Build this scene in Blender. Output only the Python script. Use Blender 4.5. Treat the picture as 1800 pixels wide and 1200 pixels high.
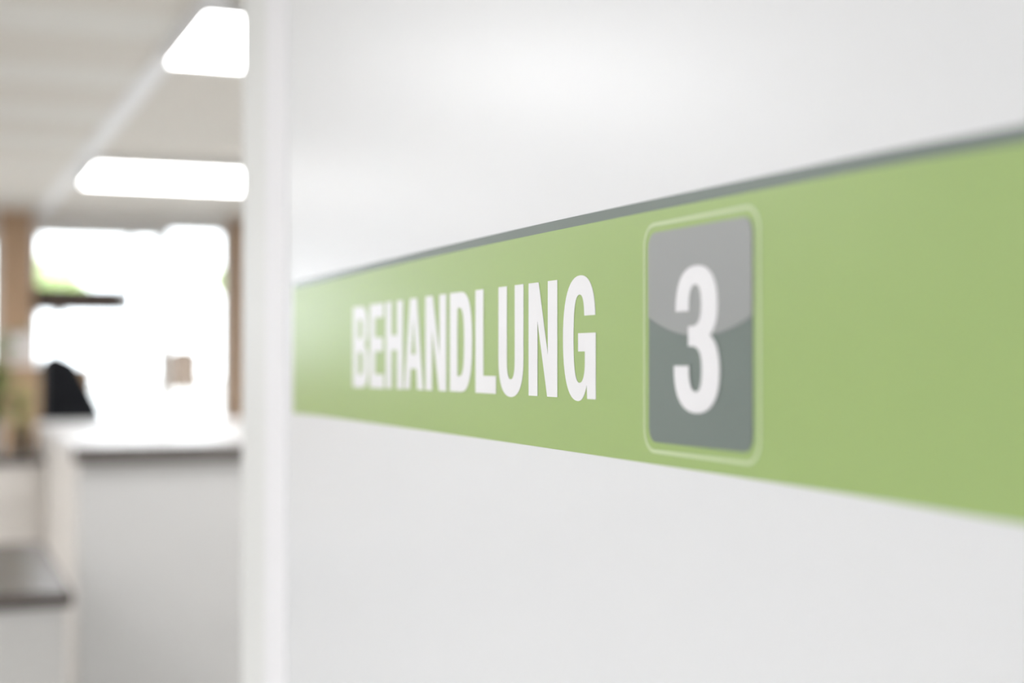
import bpy, bmesh, math, random
from mathutils import Vector, Matrix
random.seed(7)
for o in list(bpy.data.objects): bpy.data.objects.remove(o)
SC = bpy.context.scene; COL = SC.collection

# ------------------------------------------------------------------ camera
# room frame: the sign wall runs along +Y at X = 0.505, the floor is Z = 0, the camera stands at X = Y = 0
YAW = math.radians(-21.66); PITCH = math.radians(0.74)
cam_d = bpy.data.cameras.new('camera'); cam = bpy.data.objects.new('camera', cam_d); COL.objects.link(cam)
cam.location = (0, 0, 1.5)
cam.rotation_euler = (math.radians(90) + PITCH, 0, YAW)
cam_d.sensor_width = 36; cam_d.lens = 51.0; cam_d.clip_start = 0.02; cam_d.clip_end = 500
cam_d.dof.use_dof = True; cam_d.dof.focus_distance = 1.268; cam_d.dof.aperture_fstop = 2.15
SC.camera = cam
# ------------------------------------------------------------------ sky and exposure
SC.view_settings.view_transform = 'Standard'; SC.view_settings.look = 'None'
SC.view_settings.gamma = 1; SC.view_settings.use_curve_mapping = False
SC.view_settings.exposure = -0.19
W = bpy.data.worlds.new('overcast_sky'); SC.world = W; W.use_nodes = True
wn = W.node_tree.nodes; wn['Background'].inputs[0].default_value = (0.90, 0.95, 1.0, 1); wn['Background'].inputs[1].default_value = 8.0
LAMP = 15.0
SC.cycles.max_bounces = 10; SC.cycles.diffuse_bounces = 6; SC.cycles.use_denoising = True
SC.cycles.transparent_max_bounces = 12; SC.cycles.caustics_reflective = False; SC.cycles.sample_clamp_indirect = 8

# ------------------------------------------------------------------ materials
def mat(name, rgb, rough=0.6, spec=0.5, metal=0.0, noise=0.0, scale=20, stretch=(1, 1, 1), bump=0.0, coat=0.0, coat_rough=0.1):
    m = bpy.data.materials.new(name); m.use_nodes = True
    nt = m.node_tree; b = nt.nodes['Principled BSDF']
    b.inputs['Roughness'].default_value = rough; b.inputs['Specular IOR Level'].default_value = spec
    b.inputs['Metallic'].default_value = metal; b.inputs['Coat Weight'].default_value = coat; b.inputs['Coat Roughness'].default_value = coat_rough
    b.inputs['Base Color'].default_value = (*rgb, 1)
    if noise or bump:
        tc = nt.nodes.new('ShaderNodeTexCoord'); mp = nt.nodes.new('ShaderNodeMapping'); n = nt.nodes.new('ShaderNodeTexNoise')
        mp.inputs['Scale'].default_value = stretch; n.inputs['Scale'].default_value = scale; n.inputs['Detail'].default_value = 5
        nt.links.new(tc.outputs['Object'], mp.inputs[0]); nt.links.new(mp.outputs[0], n.inputs['Vector'])
        if noise:
            r = nt.nodes.new('ShaderNodeMix'); r.data_type = 'RGBA'
            r.inputs[6].default_value = (*[c * (1 - noise) for c in rgb], 1); r.inputs[7].default_value = (*[min(1, c * (1 + noise)) for c in rgb], 1)
            nt.links.new(n.outputs['Fac'], r.inputs[0]); nt.links.new(r.outputs[2], b.inputs['Base Color'])
        if bump:
            bp = nt.nodes.new('ShaderNodeBump'); bp.inputs['Strength'].default_value = bump; bp.inputs['Distance'].default_value = 0.002
            nt.links.new(n.outputs['Fac'], bp.inputs['Height']); nt.links.new(bp.outputs[0], b.inputs['Normal'])
    return m
def emit(name, rgb, s):
    m = bpy.data.materials.new(name); m.use_nodes = True; nt = m.node_tree; nt.nodes.clear()
    e = nt.nodes.new('ShaderNodeEmission'); o = nt.nodes.new('ShaderNodeOutputMaterial')
    e.inputs[0].default_value = (*rgb, 1); e.inputs[1].default_value = s; nt.links.new(e.outputs[0], o.inputs[0]); return m
def glass_mat():
    m = bpy.data.materials.new('window_glass'); m.use_nodes = True; nt = m.node_tree; nt.nodes.clear()
    t = nt.nodes.new('ShaderNodeBsdfTransparent'); g = nt.nodes.new('ShaderNodeBsdfGlossy'); mx = nt.nodes.new('ShaderNodeMixShader')
    f = nt.nodes.new('ShaderNodeFresnel'); o = nt.nodes.new('ShaderNodeOutputMaterial')
    t.inputs[0].default_value = (.97, .98, .98, 1); g.inputs['Roughness'].default_value = 0.02
    nt.links.new(f.outputs[0], mx.inputs[0]); nt.links.new(t.outputs[0], mx.inputs[1]); nt.links.new(g.outputs[0], mx.inputs[2]); nt.links.new(mx.outputs[0], o.inputs[0]); return m
M = dict(
    panel=mat('white_laminate_panel', (.70, .712, .738), .31, .45, noise=.01, scale=3),
    wall=mat('white_wall_paint', (.80, .80, .79), .8, .3, noise=.015, scale=6, bump=.1),
    panel_matte=mat('matte_white_panel', (.70, .71, .71), .5, .22, noise=.01, scale=3),
    post=mat('white_powder_coat', (.775, .775, .81), .6, .3, noise=.01, scale=30),
    green=mat('green_vinyl', (.306, .430, .147), .31, .58, noise=.02, scale=4),
    stripe=mat('grey_vinyl', (.150, .185, .170), .26, .5, noise=.03, scale=8),
    plate=mat('slate_grey_vinyl', (.150, .185, .175), .28, .5, noise=.03, scale=8),
    gloss=mat('light_grey_vinyl', (.300, .312, .315), .28, .5, noise=.02, scale=8),
    white=mat('white_vinyl', (.76, .76, .79), .35, .4, noise=.01, scale=9),
    outline=mat('pale_green_vinyl', (.53, .63, .40), .3, .5, noise=.01, scale=9),
    ceil=mat('warm_grey_ceiling_panel', (.73, .70, .65), .7, .3, noise=.03, scale=5),
    ceil2=mat('pale_ceiling_panel', (.78, .77, .735), .7, .3, noise=.03, scale=5),
    channel=mat('white_metal_channel', (.82, .825, .84), .5, .4, noise=.01, scale=9),
    floor=mat('grey_linoleum', (.70, .69, .67), .45, .5, noise=.10, scale=30),
    wood=mat('oak_veneer', (.53, .375, .25), .5, .4, noise=.22, scale=5, stretch=(8, 8, .7)),
    darkwood=mat('dark_brown_wood', (.09, .07, .06), .6, .3, noise=.2, scale=8),
    taupe=mat('taupe_ceramic', (.20, .16, .12), .4, .5, noise=.1, scale=20),
    card=mat('pale_cardboard', (.70, .66, .66), .8, .3, noise=.03, scale=20),
    cab=mat('oak_cabinet_front', (.42, .29, .18), .5, .4, noise=.2, scale=5, stretch=(8, 8, .7)),
    lam=mat('dark_brown_worktop', (.082, .067, .060), .26, .5, noise=.12, scale=10, stretch=(1, 6, 6)),
    front=mat('light_grey_front', (.585, .58, .575), .5, .4, noise=.02, scale=5),
    cream=mat('cream_front', (.80, .765, .73), .5, .4, noise=.02, scale=5),
    top=mat('glossy_white_top', (.78, .77, .77), .38, .5, noise=.01, scale=9),
    black=mat('black_fabric', (.012, .013, .016), .9, .2, noise=.3, scale=120, bump=.4),
    plastic=mat('black_plastic', (.02, .02, .022), .4, .5, noise=.1, scale=30),
    chrome=mat('brushed_steel', (.6, .6, .6), .3, .5, metal=1, noise=.04, scale=40),
    frame=mat('white_window_frame', (.80, .80, .80), .4, .5, noise=.01, scale=12),
    leaf=mat('green_leaf', (.26, .34, .12), .5, .4, noise=.3, scale=14),
    leaf2=mat('yellow_green_leaf', (.46, .48, .12), .5, .4, noise=.25, scale=14),
    treeleaf=mat('tree_leaf', (.50, .60, .28), .6, .3, noise=.3, scale=2),
    pot=mat('white_ceramic', (.85, .85, .86), .2, .5, noise=.01, scale=9),
    soil=mat('potting_soil', (.05, .035, .025), .95, .2, noise=.4, scale=60, bump=.5),
    bark=mat('tree_bark', (.10, .075, .055), .9, .2, noise=.35, scale=12, bump=.6),
    paving=mat('pale_paving', (.60, .59, .57), .85, .3, noise=.08, scale=3),
    shed=mat('brown_shed_boards', (.11, .08, .06), .8, .2, noise=.25, scale=6, stretch=(6, 6, .6)),
    glass=glass_mat(), lamp=emit('lit_diffuser', (.985, .99, 1), LAMP),
)

# ------------------------------------------------------------------ helpers
def add_box(bm, x0, x1, y0, y1, z0, z1, bev=0.0, seg=2):
    r = bmesh.ops.create_cube(bm, size=1.0, matrix=Matrix.Translation(((x0+x1)/2, (y0+y1)/2, (z0+z1)/2)) @ Matrix.Diagonal((x1-x0, y1-y0, z1-z0, 1)))
    if bev:
        es = list({e for v in r['verts'] for e in v.link_edges})
        bmesh.ops.bevel(bm, geom=es, offset=bev, segments=seg, profile=.5, affect='EDGES')
def add_cyl(bm, c, r, h, n=24, r2=None, rot=None):
    m = Matrix.Translation(c)
    if rot: m = m @ rot
    bmesh.ops.create_cone(bm, cap_ends=True, cap_tris=False, segments=n, radius1=r, radius2=r if r2 is None else r2, depth=h, matrix=m)
def link(name, bm, m, parent=None, smooth=False):
    me = bpy.data.meshes.new(name); bm.normal_update(); bm.to_mesh(me); bm.free(); me.materials.append(m)
    if smooth:
        for p in me.polygons: p.use_smooth = True
    o = bpy.data.objects.new(name, me); COL.objects.link(o)
    if parent: o.parent = parent
    return o
def box(name, b, m, parent=None, bev=0.0):
    bm = bmesh.new(); cx, cy, cz = (b[0]+b[1])/2, (b[2]+b[3])/2, b[4]
    # origin at the piece's own base, relative to its parent
    add_box(bm, b[0]-cx, b[1]-cx, b[2]-cy, b[3]-cy, 0, b[5]-cz, bev)
    o = link(name, bm, m, parent); o.location = (cx, cy, cz)
    if parent: o.location = Vector((cx, cy, cz)) - world_loc(parent)
    return o
def world_loc(o):
    v = Vector(o.location)
    while o.parent: o = o.parent; v += Vector(o.location)
    return v
def tag(o, label, cat, group=None):
    o['label'] = label; o['category'] = cat
    if group: o['group'] = group
    return o
def thing(name, label, cat, loc, group=None):
    o = bpy.data.objects.new(name, None); COL.objects.link(o); o.location = loc; o.empty_display_size = .1
    return tag(o, label, cat, group)
def struct(o): o['kind'] = 'structure'; return o

# ------------------------------------------------------------------ the setting
CEIL = 2.65; XL, XR, YB, YF = -6.6, 2.62, -2.5, 12.0; SW = 0.505
struct(box('floor', (XL-.2, XR+.2, YB-.2, YF+.3, -.1, 0), M['floor']))
ceiling = struct(box('ceiling', (XL-.2, XR+.2, YB-.2, YF+.3, CEIL+.02, CEIL+.15), M['ceil']))
wall_right = struct(box('wall_right', (SW, SW+.11, YB, 2.2125, 0, CEIL), M['panel'], bev=.002))
box('panel', (SW+.003, SW+.107, 2.36, 2.585, 0, CEIL), M['panel_matte'], wall_right, bev=.002)
struct(box('trim_1', (SW-.003, SW+.113, 2.2125, 2.36, 0, CEIL), M['post'], bev=.003))
struct(box('wall_left', (XL-.15, XL, YB, YF+.25, 0, CEIL+.02), M['wall']))
struct(box('wall_back', (XL, SW, YB-.15, YB, 0, CEIL+.02), M['wall']))
struct(box('wall_side', (XR, XR+.15, 2.585, YF+.25, 0, CEIL+.02), M['wall']))
struct(box('wall_corner', (SW+.11, XR+.15, 2.40, 2.585, 0, CEIL+.02), M['wall']))
struct(box('baseboard_right', (SW-.012, SW-.0005, YB, 2.20, 0, .08), M['post']))
struct(box('baseboard_side', (XR-.012, XR-.0005, 2.6, YF-.06, 0, .08), M['post']))

# ceiling boards across the room: wide warm ones and narrow pale ones, joints recessed
y = 0.42
for k in range(12):
    for (a, b, m) in ((y, y+.56, 'ceil'), (y+.57, y+.97, 'ceil2')):
        for (x0, x1) in ((-6.6, .80), (.802, 2.62)):
            if b > YF: continue
            box('ceiling_board', (x0+.003, x1-.003, a+.003, b-.003, CEIL-.002, CEIL+.02), M[m if x0 < 0 else 'ceil'], ceiling)
    y += .98
channel = struct(box('trim_2', (.760, .845, -.4, YF-.02, CEIL-.012, CEIL-.0025), M['channel'], bev=.002)); channel.rotation_euler.z = .0075

# far wall: oak columns, white framed windows down to a low sill
for i, (a, b) in enumerate(((.455, .705), (2.252, 2.618), (-1.66, -1.315), (-6.6, -6.2))):
    struct(box('column_far', (a, b, YF-.05, YF+.25, 0, CEIL+.02), M['wood'], bev=.004))
n_win = [0]
def window(a, b, z0, z1, axis='x', at=YF+.12, mull=(), trans=()):
    """a frame with posts, rails and panes; axis x = in the far wall, y = in the side wall"""
    n_win[0] += 1
    if axis == 'x': B = lambda p0, p1, q0, q1, d=.03: (p0, p1, at-d, at+d, q0, q1)
    else: B = lambda p0, p1, q0, q1, d=.03: (at-d, at+d, p0, p1, q0, q1)
    w = struct(box('window_%d' % n_win[0], B(a, b, z0-.06, z0), M['frame'], bev=.003))
    for p in (a, b-.05): box('window_frame', B(p, p+.05, z0, z1-.05), M['frame'], w)
    box('window_frame', B(a, b, z1-.05, z1), M['frame'], w)
    for p in mull: box('mullion', B(p-.025, p+.025, z0, z1-.05), M['frame'], w)
    xs = [a+.05] + [q for p in mull for q in (p-.025, p+.025)] + [b-.05]
    for k in range(0, len(xs), 2): box('pane', B(xs[k], xs[k+1], z0, z1-.05, .004), M['glass'], w)
    return w
win = window(.71, 1.73, .12, 2.54, mull=(1.46,))
window(1.732, 2.25, .12, 2.60)
box('transom', (.72, 1.42, YF+.02, YF+.085, 1.875, 2.085), M['darkwood'], win, bev=.004)['label'] = 'dark wooden crossbar of the window'
window(-1.31, .45, .95, 2.50, mull=(-.44,))
window(-2.10, -1.66, 1.62, 2.30)
struct(box('wall_far', (-1.31, .45, YF+.03, YF+.2, 0, .885), M['wood']))
struct(box('wall_far', (-2.10, -1.66, YF+.03, YF+.2, 0, 1.555), M['wall']))
struct(box('wall_far', (-6.2, -2.10, YF+.03, YF+.2, 0, CEIL+.02), M['wall']))
struct(box('wall_far', (.71, 1.73, YF+.03, YF+.2, 2.545, CEIL+.02), M['frame']))
for (a, b, zz) in ((-1.31, .45, 2.505), (-2.10, -1.66, 2.305)):
    struct(box('wall_far', (a, b, YF+.03, YF+.2, zz, CEIL+.02), M['frame']))
struct(box('wall_far', (1.73, 2.25, YF+.03, YF+.2, 2.605, CEIL+.02), M['frame']))
struct(box('wall_far', (.71, 2.25, YF+.03, YF+.2, 0, .055), M['frame']))
struct(box('ground', (-60, 60, YF+.35, 140, -.25, -.12), M['paving']))

# ------------------------------------------------------------------ ceiling lights
def light(x0, x1, y0, y1, label):
    t = thing('ceiling_light', label, 'ceiling light', ((x0+x1)/2, (y0+y1)/2, CEIL-.05), 'square white ceiling lights')
    bm = bmesh.new(); w = .018; z0, z1 = CEIL-.05, CEIL-.013
    for r in ((x0, x1, y0, y0+w), (x0, x1, y1-w, y1), (x0, x0+w, y0+w, y1-w), (x1-w, x1, y0+w, y1-w)): add_box(bm, *r, z0, CEIL-.0205)
    bm.transform(Matrix.Translation(-t.location)); link('light_frame', bm, M['channel'], t)
    box('housing', (x0+.001, x1-.001, y0+.001, y1-.001, CEIL-.02, CEIL-.0125), M['channel'], t)
    box('diffuser', (x0+w, x1-w, y0+w, y1-w, z0+.006, z0+.02), M['lamp'], t)
light(.78, 1.88, 4.62, 5.50, 'blown-out white ceiling light nearest the camera, beside the metal channel')
light(.83, 1.88, 8.48, 9.48, 'farther long white ceiling light seen just above the bright windows')
for yy, w in ((4.62, 'nearer'), (8.48, 'farther')):
    light(-2.0, -.95, yy, yy+.95, w + ' light of the left row, seen only as a glow in the sign wall')
light(-2.0, -.95, .8, 1.75, 'light of the left row level with the sign')
light(-4.0, -2.9, 1.6, 2.7, 'unseen light left of the sign, added to brighten the sign wall')  # added fill out of view, lifts the sign wall and furniture fronts
light(-4.0, -2.9, -1.3, -.2, 'unseen light behind the camera, added to brighten the sign wall')  # second added fill, behind the camera, also for the sign wall
light(-5.6, -4.4, 8.4, 9.5, 'farther light of the row by the left wall')
light(-5.4, -4.4, 4.62, 5.57, 'nearer light of the row by the left wall')

# ------------------------------------------------------------------ the sign, thin vinyl films on the wall
def bez(p0, p1, p2, p3, n=12):
    out = []
    for i in range(1, n+1):
        t = i/n; u = 1-t
        out.append((u**3*p0[0]+3*u*u*t*p1[0]+3*u*t*t*p2[0]+t**3*p3[0], u**3*p0[1]+3*u*u*t*p1[1]+3*u*t*t*p2[1]+t**3*p3[1]))
    return out
def path(s):
    """'M x y L x y C x y x y x y ...' -> list of closed contours"""
    tk = s.replace(',', ' ').split(); cs = []; i = 0; cmd = None
    while i < len(tk):
        if tk[i] in 'MLC': cmd = tk[i]; i += 1
        if cmd == 'M': cs.append([(float(tk[i]), float(tk[i+1]))]); i += 2; cmd = 'L'
        elif cmd == 'L': cs[-1].append((float(tk[i]), float(tk[i+1]))); i += 2
        else:
            v = [float(q) for q in tk[i:i+6]]; i += 6
            cs[-1] += bez(cs[-1][-1], v[0:2], v[2:4], v[4:6])
    return cs
SIGN_M = Matrix(((0, 0, -1, 0), (-1, 0, 0, 0), (0, 1, 0, 0), (0, 0, 0, 1)))   # sheet x -> -Y, y -> Z, out -> -X
def film(name, contours, m, parent, y0, z0, lift, thick=.0003):
    """flat sheet cut along the contours, stuck on the wall at (y0, z0), front face `lift` off the wall"""
    cu = bpy.data.curves.new(name, 'CURVE'); cu.dimensions = '2D'; cu.fill_mode = 'BOTH'; cu.extrude = thick/2
    for c in contours:
        c = [p for k, p in enumerate(c) if math.dist(p, c[k-1]) > 1e-6]
        sp = cu.splines.new('POLY'); sp.points.add(len(c)-1); sp.use_cyclic_u = True
        for k, (a, b) in enumerate(c): sp.points[k].co = (a, b, 0, 1)
    tmp = bpy.data.objects.new('tmp', cu); COL.objects.link(tmp)
    dg = bpy.context.evaluated_depsgraph_get(); dg.update()
    me = bpy.data.meshes.new_from_object(tmp.evaluated_get(dg)); bpy.data.objects.remove(tmp); me.name = name
    me.transform(SIGN_M); me.materials.clear(); me.materials.append(m)
    o = bpy.data.objects.new(name, me); COL.objects.link(o); o.parent = parent
    o.location = Vector((SW - lift + thick/2, y0, z0)) - world_loc(parent)
    return o
UN = 0.5435; EYE = 1.5
sign = thing('wall_sign', 'long green lettered band with a numbered grey plate, stuck on the white wall', 'sign', (SW, 1.3, 1.42))
KY = (-.6, 0.3, .52, .60, .68, .80, 1.05, 1.25, 1.6, 2.0, 2.174)
KT = (.195, .2095, .2145, .2165, .2200, .2220, .2245, .2253, .2235, .2185, .2166)
KB = (-.170, -.158, -.1515, -.1500, -.1475, -.1455, -.1438, -.1430, -.1432, -.1442, -.1475)
def curve_at(K, yv):
    """Catmull-Rom through the measured edge heights: the film was applied by hand and bows slightly"""
    i = max(0, min(len(KY)-2, max(k for k in range(len(KY)-1) if KY[k] <= yv or k == 0)))
    i0, i3 = max(0, i-1), min(len(KY)-1, i+2); h = KY[i+1]-KY[i]; t = (yv-KY[i])/h
    m1 = (K[i+1]-K[i0])/(KY[i+1]-KY[i0])*h; m2 = (K[i3]-K[i])/(KY[i3]-KY[i])*h
    return K[i]*(2*t**3-3*t*t+1)+m1*(t**3-2*t*t+t)+K[i+1]*(-2*t**3+3*t*t)+m2*(t**3-t*t)
NS = 70; YE = 2.172
ys = [YE-(YE+.55)*k/NS for k in range(NS+1)]
top = [(YE-v, curve_at(KT, v)*UN) for v in ys]; bot = [(YE-v, curve_at(KB, v)*UN) for v in ys]
def dn(p, d): return [(a, b-d) for a, b in p]
st = .0158*UN
film('green_band', [dn(top, st) + bot[::-1]], M['green'], sign, YE, EYE, .0004)['label'] = 'leaf green band'
film('grey_stripe', [top + dn(top, st)[::-1]], M['stripe'], sign, YE, EYE, .0004)['label'] = 'thin slate grey stripe along the top'

G = {
 'B': 'M 0 0 L 0 1 L .55 1 C .83 1 .955 .90 .955 .745 C .955 .64 .88 .555 .74 .525 C .91 .50 1 .405 1 .285 C 1 .10 .86 0 .56 0 M .34 .16 L .52 .16 C .62 .16 .665 .21 .665 .30 C .665 .39 .62 .44 .52 .44 L .34 .44 M .34 .60 L .50 .60 C .59 .60 .63 .64 .63 .72 C .63 .80 .59 .84 .50 .84 L .34 .84',
 'E': 'M 0 0 L 0 1 L .97 1 L .97 .835 L .37 .835 L .37 .60 L .92 .60 L .92 .435 L .37 .435 L .37 .165 L 1 .165 L 1 0',
 'H': 'M 0 0 L 0 1 L .34 1 L .34 .61 L .66 .61 L .66 1 L 1 1 L 1 0 L .66 0 L .66 .44 L .34 .44 L .34 0',
 'A': 'M 0 0 L .33 1 L .68 1 L 1 0 L .70 0 L .645 .225 L .355 .225 L .305 0 M .395 .385 L .605 .385 L .50 .80',
 'N': 'M 0 0 L 0 1 L .36 1 L .68 .36 L .68 1 L 1 1 L 1 0 L .655 0 L .32 .66 L .32 0',
 'D': 'M 0 0 L 0 1 L .50 1 C .86 1 1 .84 1 .50 C 1 .16 .86 0 .50 0 M .345 .158 L .44 .158 C .60 .158 .655 .26 .655 .50 C .655 .74 .60 .842 .44 .842 L .345 .842',
 'L': 'M 0 0 L 0 1 L .395 1 L .395 .168 L 1 .168 L 1 0',
 'U': 'M 0 1 L .345 1 L .345 .32 C .345 .195 .40 .14 .50 .14 C .60 .14 .66 .195 .66 .32 L .66 1 L 1 1 L 1 .33 C 1 .08 .80 -.022 .50 -.022 C .20 -.022 0 .08 0 .33',
 'G': 'M .75 0 L .735 .115 C .68 .025 .59 -.022 .47 -.022 C .16 -.022 0 .17 0 .50 C 0 .83 .18 1.022 .54 1.022 C .82 1.022 .98 .90 .99 .685 L .665 .685 C .655 .80 .62 .862 .52 .862 C .39 .862 .335 .76 .335 .50 C .335 .24 .39 .130 .52 .130 C .62 .130 .68 .20 .68 .30 L .68 .39 L .475 .39 L .475 .542 L 1 .542 L 1 0',
 '3': 'M .04 .694 C .04 .90 .20 1 .50 1 C .80 1 .96 .90 .96 .74 C .96 .63 .90 .56 .79 .527 C .94 .49 1 .40 1 .28 C 1 .10 .80 0 .50 0 C .18 0 0 .10 0 .30 L 0 .32 L .335 .32 C .335 .20 .39 .145 .49 .145 C .58 .145 .62 .20 .62 .29 C .62 .41 .55 .453 .40 .453 L .325 .453 L .325 .59 L .40 .59 C .54 .59 .61 .63 .61 .735 C .61 .82 .57 .872 .48 .872 C .38 .872 .335 .82 .335 .694',
}
def glyph(ch, w, h): return [[(a*w, b*h) for a, b in c] for c in path(G[ch])]
# letter, left edge Y, width, base height and cap height in wall units
for ch_, yl, w, zb, zh in (('B', 1.8298, .0707, -.0643, .1910), ('E', 1.7514, .0607, -.0630, .1908), ('H', 1.6814, .0678, -.0618, .1905),
        ('A', 1.6081, .0706, -.0606, .1900), ('N', 1.5294, .0705, -.0606, .1905), ('D', 1.4472, .0681, -.0600, .1900), ('L', 1.3692, .0573, -.0600, .1895),
        ('U', 1.3050, .0640, -.0596, .1890), ('N', 1.2285, .0660, -.0594, .1885), ('G', 1.1502, .0669, -.0594, .1870)):
    film('letter', glyph(ch_, w, zh*UN), M['white'], sign, yl, EYE+zb*UN, .0008)
def rrect(x0, x1, y0, y1, r, n=10):
    out = []
    for cx, cy, a0 in ((x1-r, y1-r, 0), (x0+r, y1-r, 90), (x0+r, y0+r, 180), (x1-r, y0+r, 270)):
        out += [(cx+r*math.cos(math.radians(a0+90*k/n)), cy+r*math.sin(math.radians(a0+90*k/n))) for k in range(n+1)]
    return out
PY, PW = .9877, .1519; zt, zb = .0962, -.0618; R = .0115
film('plate_outline', [rrect(-.0086, PW+.0090, zb-.0082, zt+.0076, .0175), rrect(-.0062, PW+.0062, zb-.0056, zt+.0050, .0150)], M['outline'], sign, PY, EYE, .0008)['label'] = 'pale green rounded outline'
plate = film('number_plate', [rrect(0, PW, zb, zt, R)], M['plate'], sign, PY, EYE, .0008); plate['label'] = 'slate grey rounded plate'
e0, e1, em = .0605*UN, .0556*UN, .0318*UN
arc = [(PW*t, (1-t)*e0+t*e1-(((e0+e1)/2)-em)*(1-(2*t-1)**2)) for t in [k/24 for k in range(25)]]
gl = [p for p in rrect(0, PW, zb, zt, R) if p[1] > 0]
film('gloss_shape', [arc + gl], M['gloss'], plate, PY, EYE, .0012)['label'] = 'lighter grey curved upper half'
film('digit', glyph('3', .0668, .1055), M['white'], plate, .9457, EYE-.0378, .0016)['label'] = 'white digit'

# ------------------------------------------------------------------ low desk, nearest of the furniture
d = thing('reception_desk', 'low grey desk with a dark brown worktop at the lower left edge', 'desk', (-.8, 5.15, 0))
box('worktop', (-2.0, .39, 4.58, 5.86, .755, .80), M['lam'], d, bev=.006)['label'] = 'dark brown worktop'
box('front_panel', (-1.97, .372, 4.61, 4.63, .02, .753), M['front'], d)
for x0 in (-1.97, .347): box('side_panel', (x0, x0+.025, 4.635, 5.72, 0, .753), M['front'], d)

# ------------------------------------------------------------------ tall counter
c = thing('counter', 'tall light grey counter with white top and dark brown front edge, before the windows', 'counter', (1.2, 7.1, 0))
box('countertop', (.505, 1.92, 5.906, 8.30, 1.108, 1.163), M['top'], c, bev=.002)['label'] = 'glossy white top'
box('edge_strip', (.500, 1.92, 5.896, 5.9055, 1.100, 1.161), M['lam'], c)['label'] = 'dark brown front edge'
for (a, b) in ((.52, 1.20), (1.203, 1.90)):
    box('front_panel', (a, b, 5.93, 5.95, .08, 1.106), M['front'], c, bev=.002)
box('side_panel', (.52, .54, 5.952, 8.27, .0, 1.106), M['cream'], c)['label'] = 'pale left side'
box('back_panel', (.56, 1.90, 8.25, 8.27, 0, 1.106), M['front'], c)
box('plinth', (.56, 1.88, 5.98, 6.0, 0, .078), M['plastic'], c)
# lower cream run behind the desk
k = thing('drawer_cabinet', 'cream drawer cabinet with a dark top behind the low desk', 'cabinet', (-.7, 8.0, 0))
box('cabinet_top', (-1.9, .5015, 7.62, 8.30, .985, 1.02), M['lam'], k, bev=.004)['label'] = 'dark brown top'
box('body', (-1.88, .518, 7.67, 8.28, .06, .983), M['cream'], k)
for j in range(4):
    xa = -1.87 + j*.588
    for (za, zb_) in ((.10, .52), (.53, .76), (.77, .975)):
        dr = box('drawer', (xa, xa+.58, 7.648, 7.668, za, zb_), M['cream'], k, bev=.002)
        box('handle', (xa+.22, xa+.36, 7.632, 7.648, zb_-.06, zb_-.045), M['chrome'], dr)
# oak sideboard by the far windows
s = thing('oak_sideboard', 'brown oak cupboard standing under the far windows, behind the black chair', 'cupboard', (0, 10.9, 0))
box('body', (-1.6, 1.04, 10.72, 11.2, .06, 1.42), M['cab'], s)
box('cabinet_top', (-1.62, 1.06, 10.68, 11.22, 1.42, 1.46), M['cab'], s, bev=.003)
for j in range(4):
    dd = box('door', (-1.59+j*.656, -1.59+j*.656+.65, 10.70, 10.718, .08, 1.40), M['cab'], s, bev=.002)
    box('handle', (-1.59+j*.656+.55, -1.59+j*.656+.565, 10.68, 10.70, .70, .85), M['chrome'], dd)

fb = thing('file_box', 'pale box on the oak cupboard, against the brown column', 'box', (.55, 10.95, 1.46))
box('body', (.455, .645, 10.80, 11.10, 1.46, 1.66), M['card'], fb, bev=.003)
box('lid', (.45, .65, 10.795, 11.105, 1.661, 1.70), M['card'], fb, bev=.003)
# ------------------------------------------------------------------ black swivel chair, seen from the side, behind the counter
ch = thing('office_chair', 'black high-backed chair rising behind the left end of the tall counter', 'chair', (.625, 9.0, 0))
def smooth_slab(name, prof, y0, y1, m, parent, bev=.03):
    """side profile (x, z) swept across y with rounded rims"""
    bm = bmesh.new(); a = [bm.verts.new((x, y0, z)) for x, z in prof]; f = bm.faces.new(a)
    r = bmesh.ops.extrude_face_region(bm, geom=[f]); bmesh.ops.translate(bm, verts=[v for v in r['geom'] if isinstance(v, bmesh.types.BMVert)], vec=(0, y1-y0, 0))
    bmesh.ops.recalc_face_normals(bm, faces=bm.faces)
    bmesh.ops.bevel(bm, geom=list(bm.edges), offset=bev, segments=3, profile=.6, affect='EDGES', clamp_overlap=True)
    return link(name, bm, m, parent, True)
smooth_slab('backrest', [(-.12, .62), (.37, .62), (.37, .80), (.33, 1.02), (.265, 1.24), (.19, 1.38), (.13, 1.50), (.02, 1.545), (-.04, 1.50), (-.04, 1.2)], -.24, .24, M['black'], ch, .025)
smooth_slab('seat', [(-.36, .47), (.16, .47), (.16, .56), (-.30, .57), (-.37, .53)], -.26, .26, M['black'], ch, .02)
bm = bmesh.new(); add_cyl(bm, (-.10, 0, .29), .028, .36); link('gas_column', bm, M['chrome'], ch, True)
for yy in (-.29, .29):
    bm = bmesh.new(); add_box(bm, -.28, .02, yy-.03, yy+.03, .74, .775, .012); add_box(bm, -.12, -.08, yy-.015, yy+.015, .52, .745, .005)
    link('armrest', bm, M['plastic'], ch)
for q in range(5):
    bm = bmesh.new(); add_box(bm, 0, .30, -.02, .02, .075, .11, .008); bm.transform(Matrix.Rotation(q*2*math.pi/5, 4, 'Z'))
    bm.transform(Matrix.Translation((-.10, 0, 0))); l = link('leg', bm, M['plastic'], ch)
    bm = bmesh.new(); add_cyl(bm, (.28, 0, .03), .03, .04, 14, rot=Matrix.Rotation(math.pi/2, 4, 'X')); bm.transform(Matrix.Rotation(q*2*math.pi/5, 4, 'Z'))
    bm.transform(Matrix.Translation((-.10, 0, 0))); link('castor', bm, M['plastic'], l)
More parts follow.
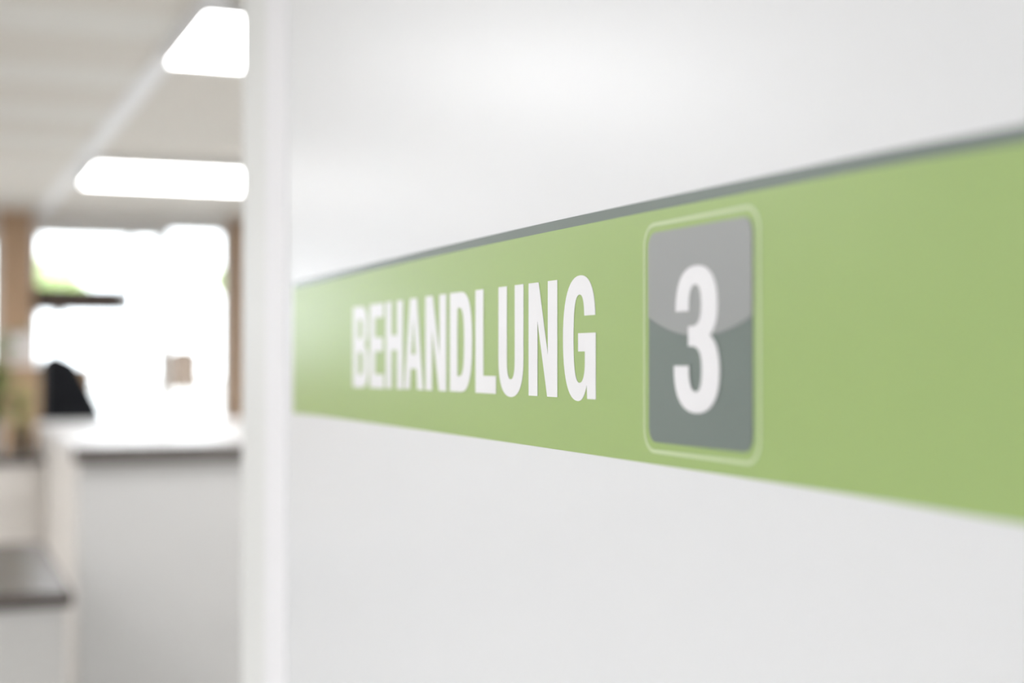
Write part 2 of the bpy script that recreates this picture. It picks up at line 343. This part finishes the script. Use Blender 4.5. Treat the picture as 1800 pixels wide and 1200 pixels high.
# ------------------------------------------------------------------ plants
def leaf_mesh(L, Wd, m):
    bm = bmesh.new(); rows = []
    for i in range(7):
        t = i/6; w = Wd*math.sin(math.pi*min(.98, t*.93+.04))**.8/2; z = -.35*L*t*t
        rows.append([bm.verts.new((L*t, -w, z+w*.25)), bm.verts.new((L*t, 0, z)), bm.verts.new((L*t, w, z+w*.25))])
    for a, b in zip(rows, rows[1:]):
        for j in (0, 1): bm.faces.new((a[j], b[j], b[j+1], a[j+1]))
    r = bmesh.ops.solidify(bm, geom=bm.faces[:], thickness=.0015)
    me = bpy.data.meshes.new('leaf'); bm.to_mesh(me); bm.free(); me.materials.append(m); return me
def plant(loc, h, n, spread, L, m, label, rp=.075, hp=.15, mp=None):
    t = thing('potted_plant', label, 'plant', loc)
    bm = bmesh.new(); prof = [(.0, 0), (rp*.72, 0), (rp*.78, .01), (rp, hp), (rp*1.04, hp), (rp*1.04, hp+.01), (rp*.9, hp+.01), (rp*.88, hp-.02), (0, hp-.02)]
    vs = [bm.verts.new((a, 0, b)) for a, b in prof]; es = [bm.edges.new(p) for p in zip(vs, vs[1:])]
    bmesh.ops.spin(bm, geom=vs+es, cent=(0, 0, 0), axis=(0, 0, 1), angle=2*math.pi, steps=32); bmesh.ops.remove_doubles(bm, verts=bm.verts, dist=1e-5)
    bmesh.ops.recalc_face_normals(bm, faces=bm.faces); link('pot', bm, mp or M['pot'], t, True)
    bm = bmesh.new(); add_cyl(bm, (0, 0, hp-.015), rp*.87, .008); link('soil', bm, M['soil'], t)
    me = leaf_mesh(L, L*.42, m); bm = bmesh.new(); rnd = random.Random(n)
    for i in range(n):
        a = rnd.uniform(0, 6.28); zz = hp + (h-hp)*rnd.uniform(.12, 1); rr = spread*rnd.uniform(.1, .75)*(.5+.5*(zz-hp)/(h-hp))
        p = Vector((rr*math.cos(a), rr*math.sin(a), zz)); base = Vector((.01*math.cos(a), .01*math.sin(a), hp-.012)); dv = p-base
        add_cyl(bm, (base+p)/2, .0025, dv.length, 6, rot=dv.to_track_quat('Z', 'Y').to_matrix().to_4x4())
        o = bpy.data.objects.new('leaf', me); COL.objects.link(o); o.parent = t; o.location = p
        o.rotation_euler = (rnd.uniform(-.3, .3), rnd.uniform(-.7, .3), a+rnd.uniform(-.6, .6))
    link('stem', bm, M['leaf'], t)
    return t
plant((.25, 7.86, 1.02), .62, 64, .16, .13, M['leaf'], 'leafy green plant in a white pot at the left edge, on the cream cabinet')
plant((.425, 8.14, 1.02), .36, 40, .055, .055, M['leaf2'], 'small yellow-green plant beside the larger plant, left of the black chair', .05, .10, M['taupe'])

# ------------------------------------------------------------------ outdoors, blown out behind the windows
def tree(x, y, h, r, label):
    t = thing('tree', label, 'tree', (x, y, -.12), 'trees outside the windows')
    bm = bmesh.new(); add_cyl(bm, (0, 0, h*.3), .16, h*.6, 12, .09)
    for a in range(5):
        dv = Vector((math.cos(a*1.26), math.sin(a*1.26), 1.1)).normalized()*r*.9
        add_cyl(bm, Vector((0, 0, h*.55))+dv/2, .06, dv.length, 8, .02, dv.to_track_quat('Z', 'Y').to_matrix().to_4x4())
    link('trunk', bm, M['bark'], t)
    vs, fs = [], []; rnd = random.Random(int(x*10))
    for i in range(1500):
        v = Vector((rnd.gauss(0, 1), rnd.gauss(0, 1), rnd.gauss(0, 1))).normalized()*r*rnd.uniform(.45, 1.0)
        v.z = v.z*.85+h-r*.8; u = Vector((rnd.uniform(-1, 1), rnd.uniform(-1, 1), rnd.uniform(-1, 1))).normalized(); w = u.orthogonal().normalized()
        k = len(vs); s_ = rnd.uniform(.09, .16); vs += [v-u*s_, v+w*s_*.5, v+u*s_, v-w*s_*.5]; fs.append((k, k+1, k+2, k+3))
    me = bpy.data.meshes.new('crown'); me.from_pydata(vs, [], fs); me.materials.append(M['treeleaf'])
    o = bpy.data.objects.new('crown', me); COL.objects.link(o); o.parent = t; o['kind'] = 'stuff'
tree(4.5, 60, 5.75, 1.2, 'green tree outside to the left, behind the wooden crossbar')
tree(11.3, 60, 5.6, .85, 'green tree outside to the right, beside the oak post')
sh = thing('garden_shed', 'small dark brown shed far outside, low in the right half of the window', 'shed', (11.7, 75.0, -.12))
for j in range(8): box('board', (10.92+j*.195, 11.11+j*.195, 73.9, 73.95, -.12, 1.95), M['shed'], sh)
box('body', (10.94, 12.46, 73.96, 75.9, -.12, 1.95), M['shed'], sh)
bm = bmesh.new(); p = [(-.86, 2.06), (.86, 2.06), (0, 2.35)]
a = [bm.verts.new((x, -1.25, z)) for x, z in p]; b = [bm.verts.new((x, 1.05, z)) for x, z in p]
bm.faces.new(a); bm.faces.new(b[::-1])
for i in range(3): bm.faces.new((a[i], b[i], b[(i+1) % 3], a[(i+1) % 3]))
bmesh.ops.recalc_face_normals(bm, faces=bm.faces); link('roof', bm, M['shed'], sh)
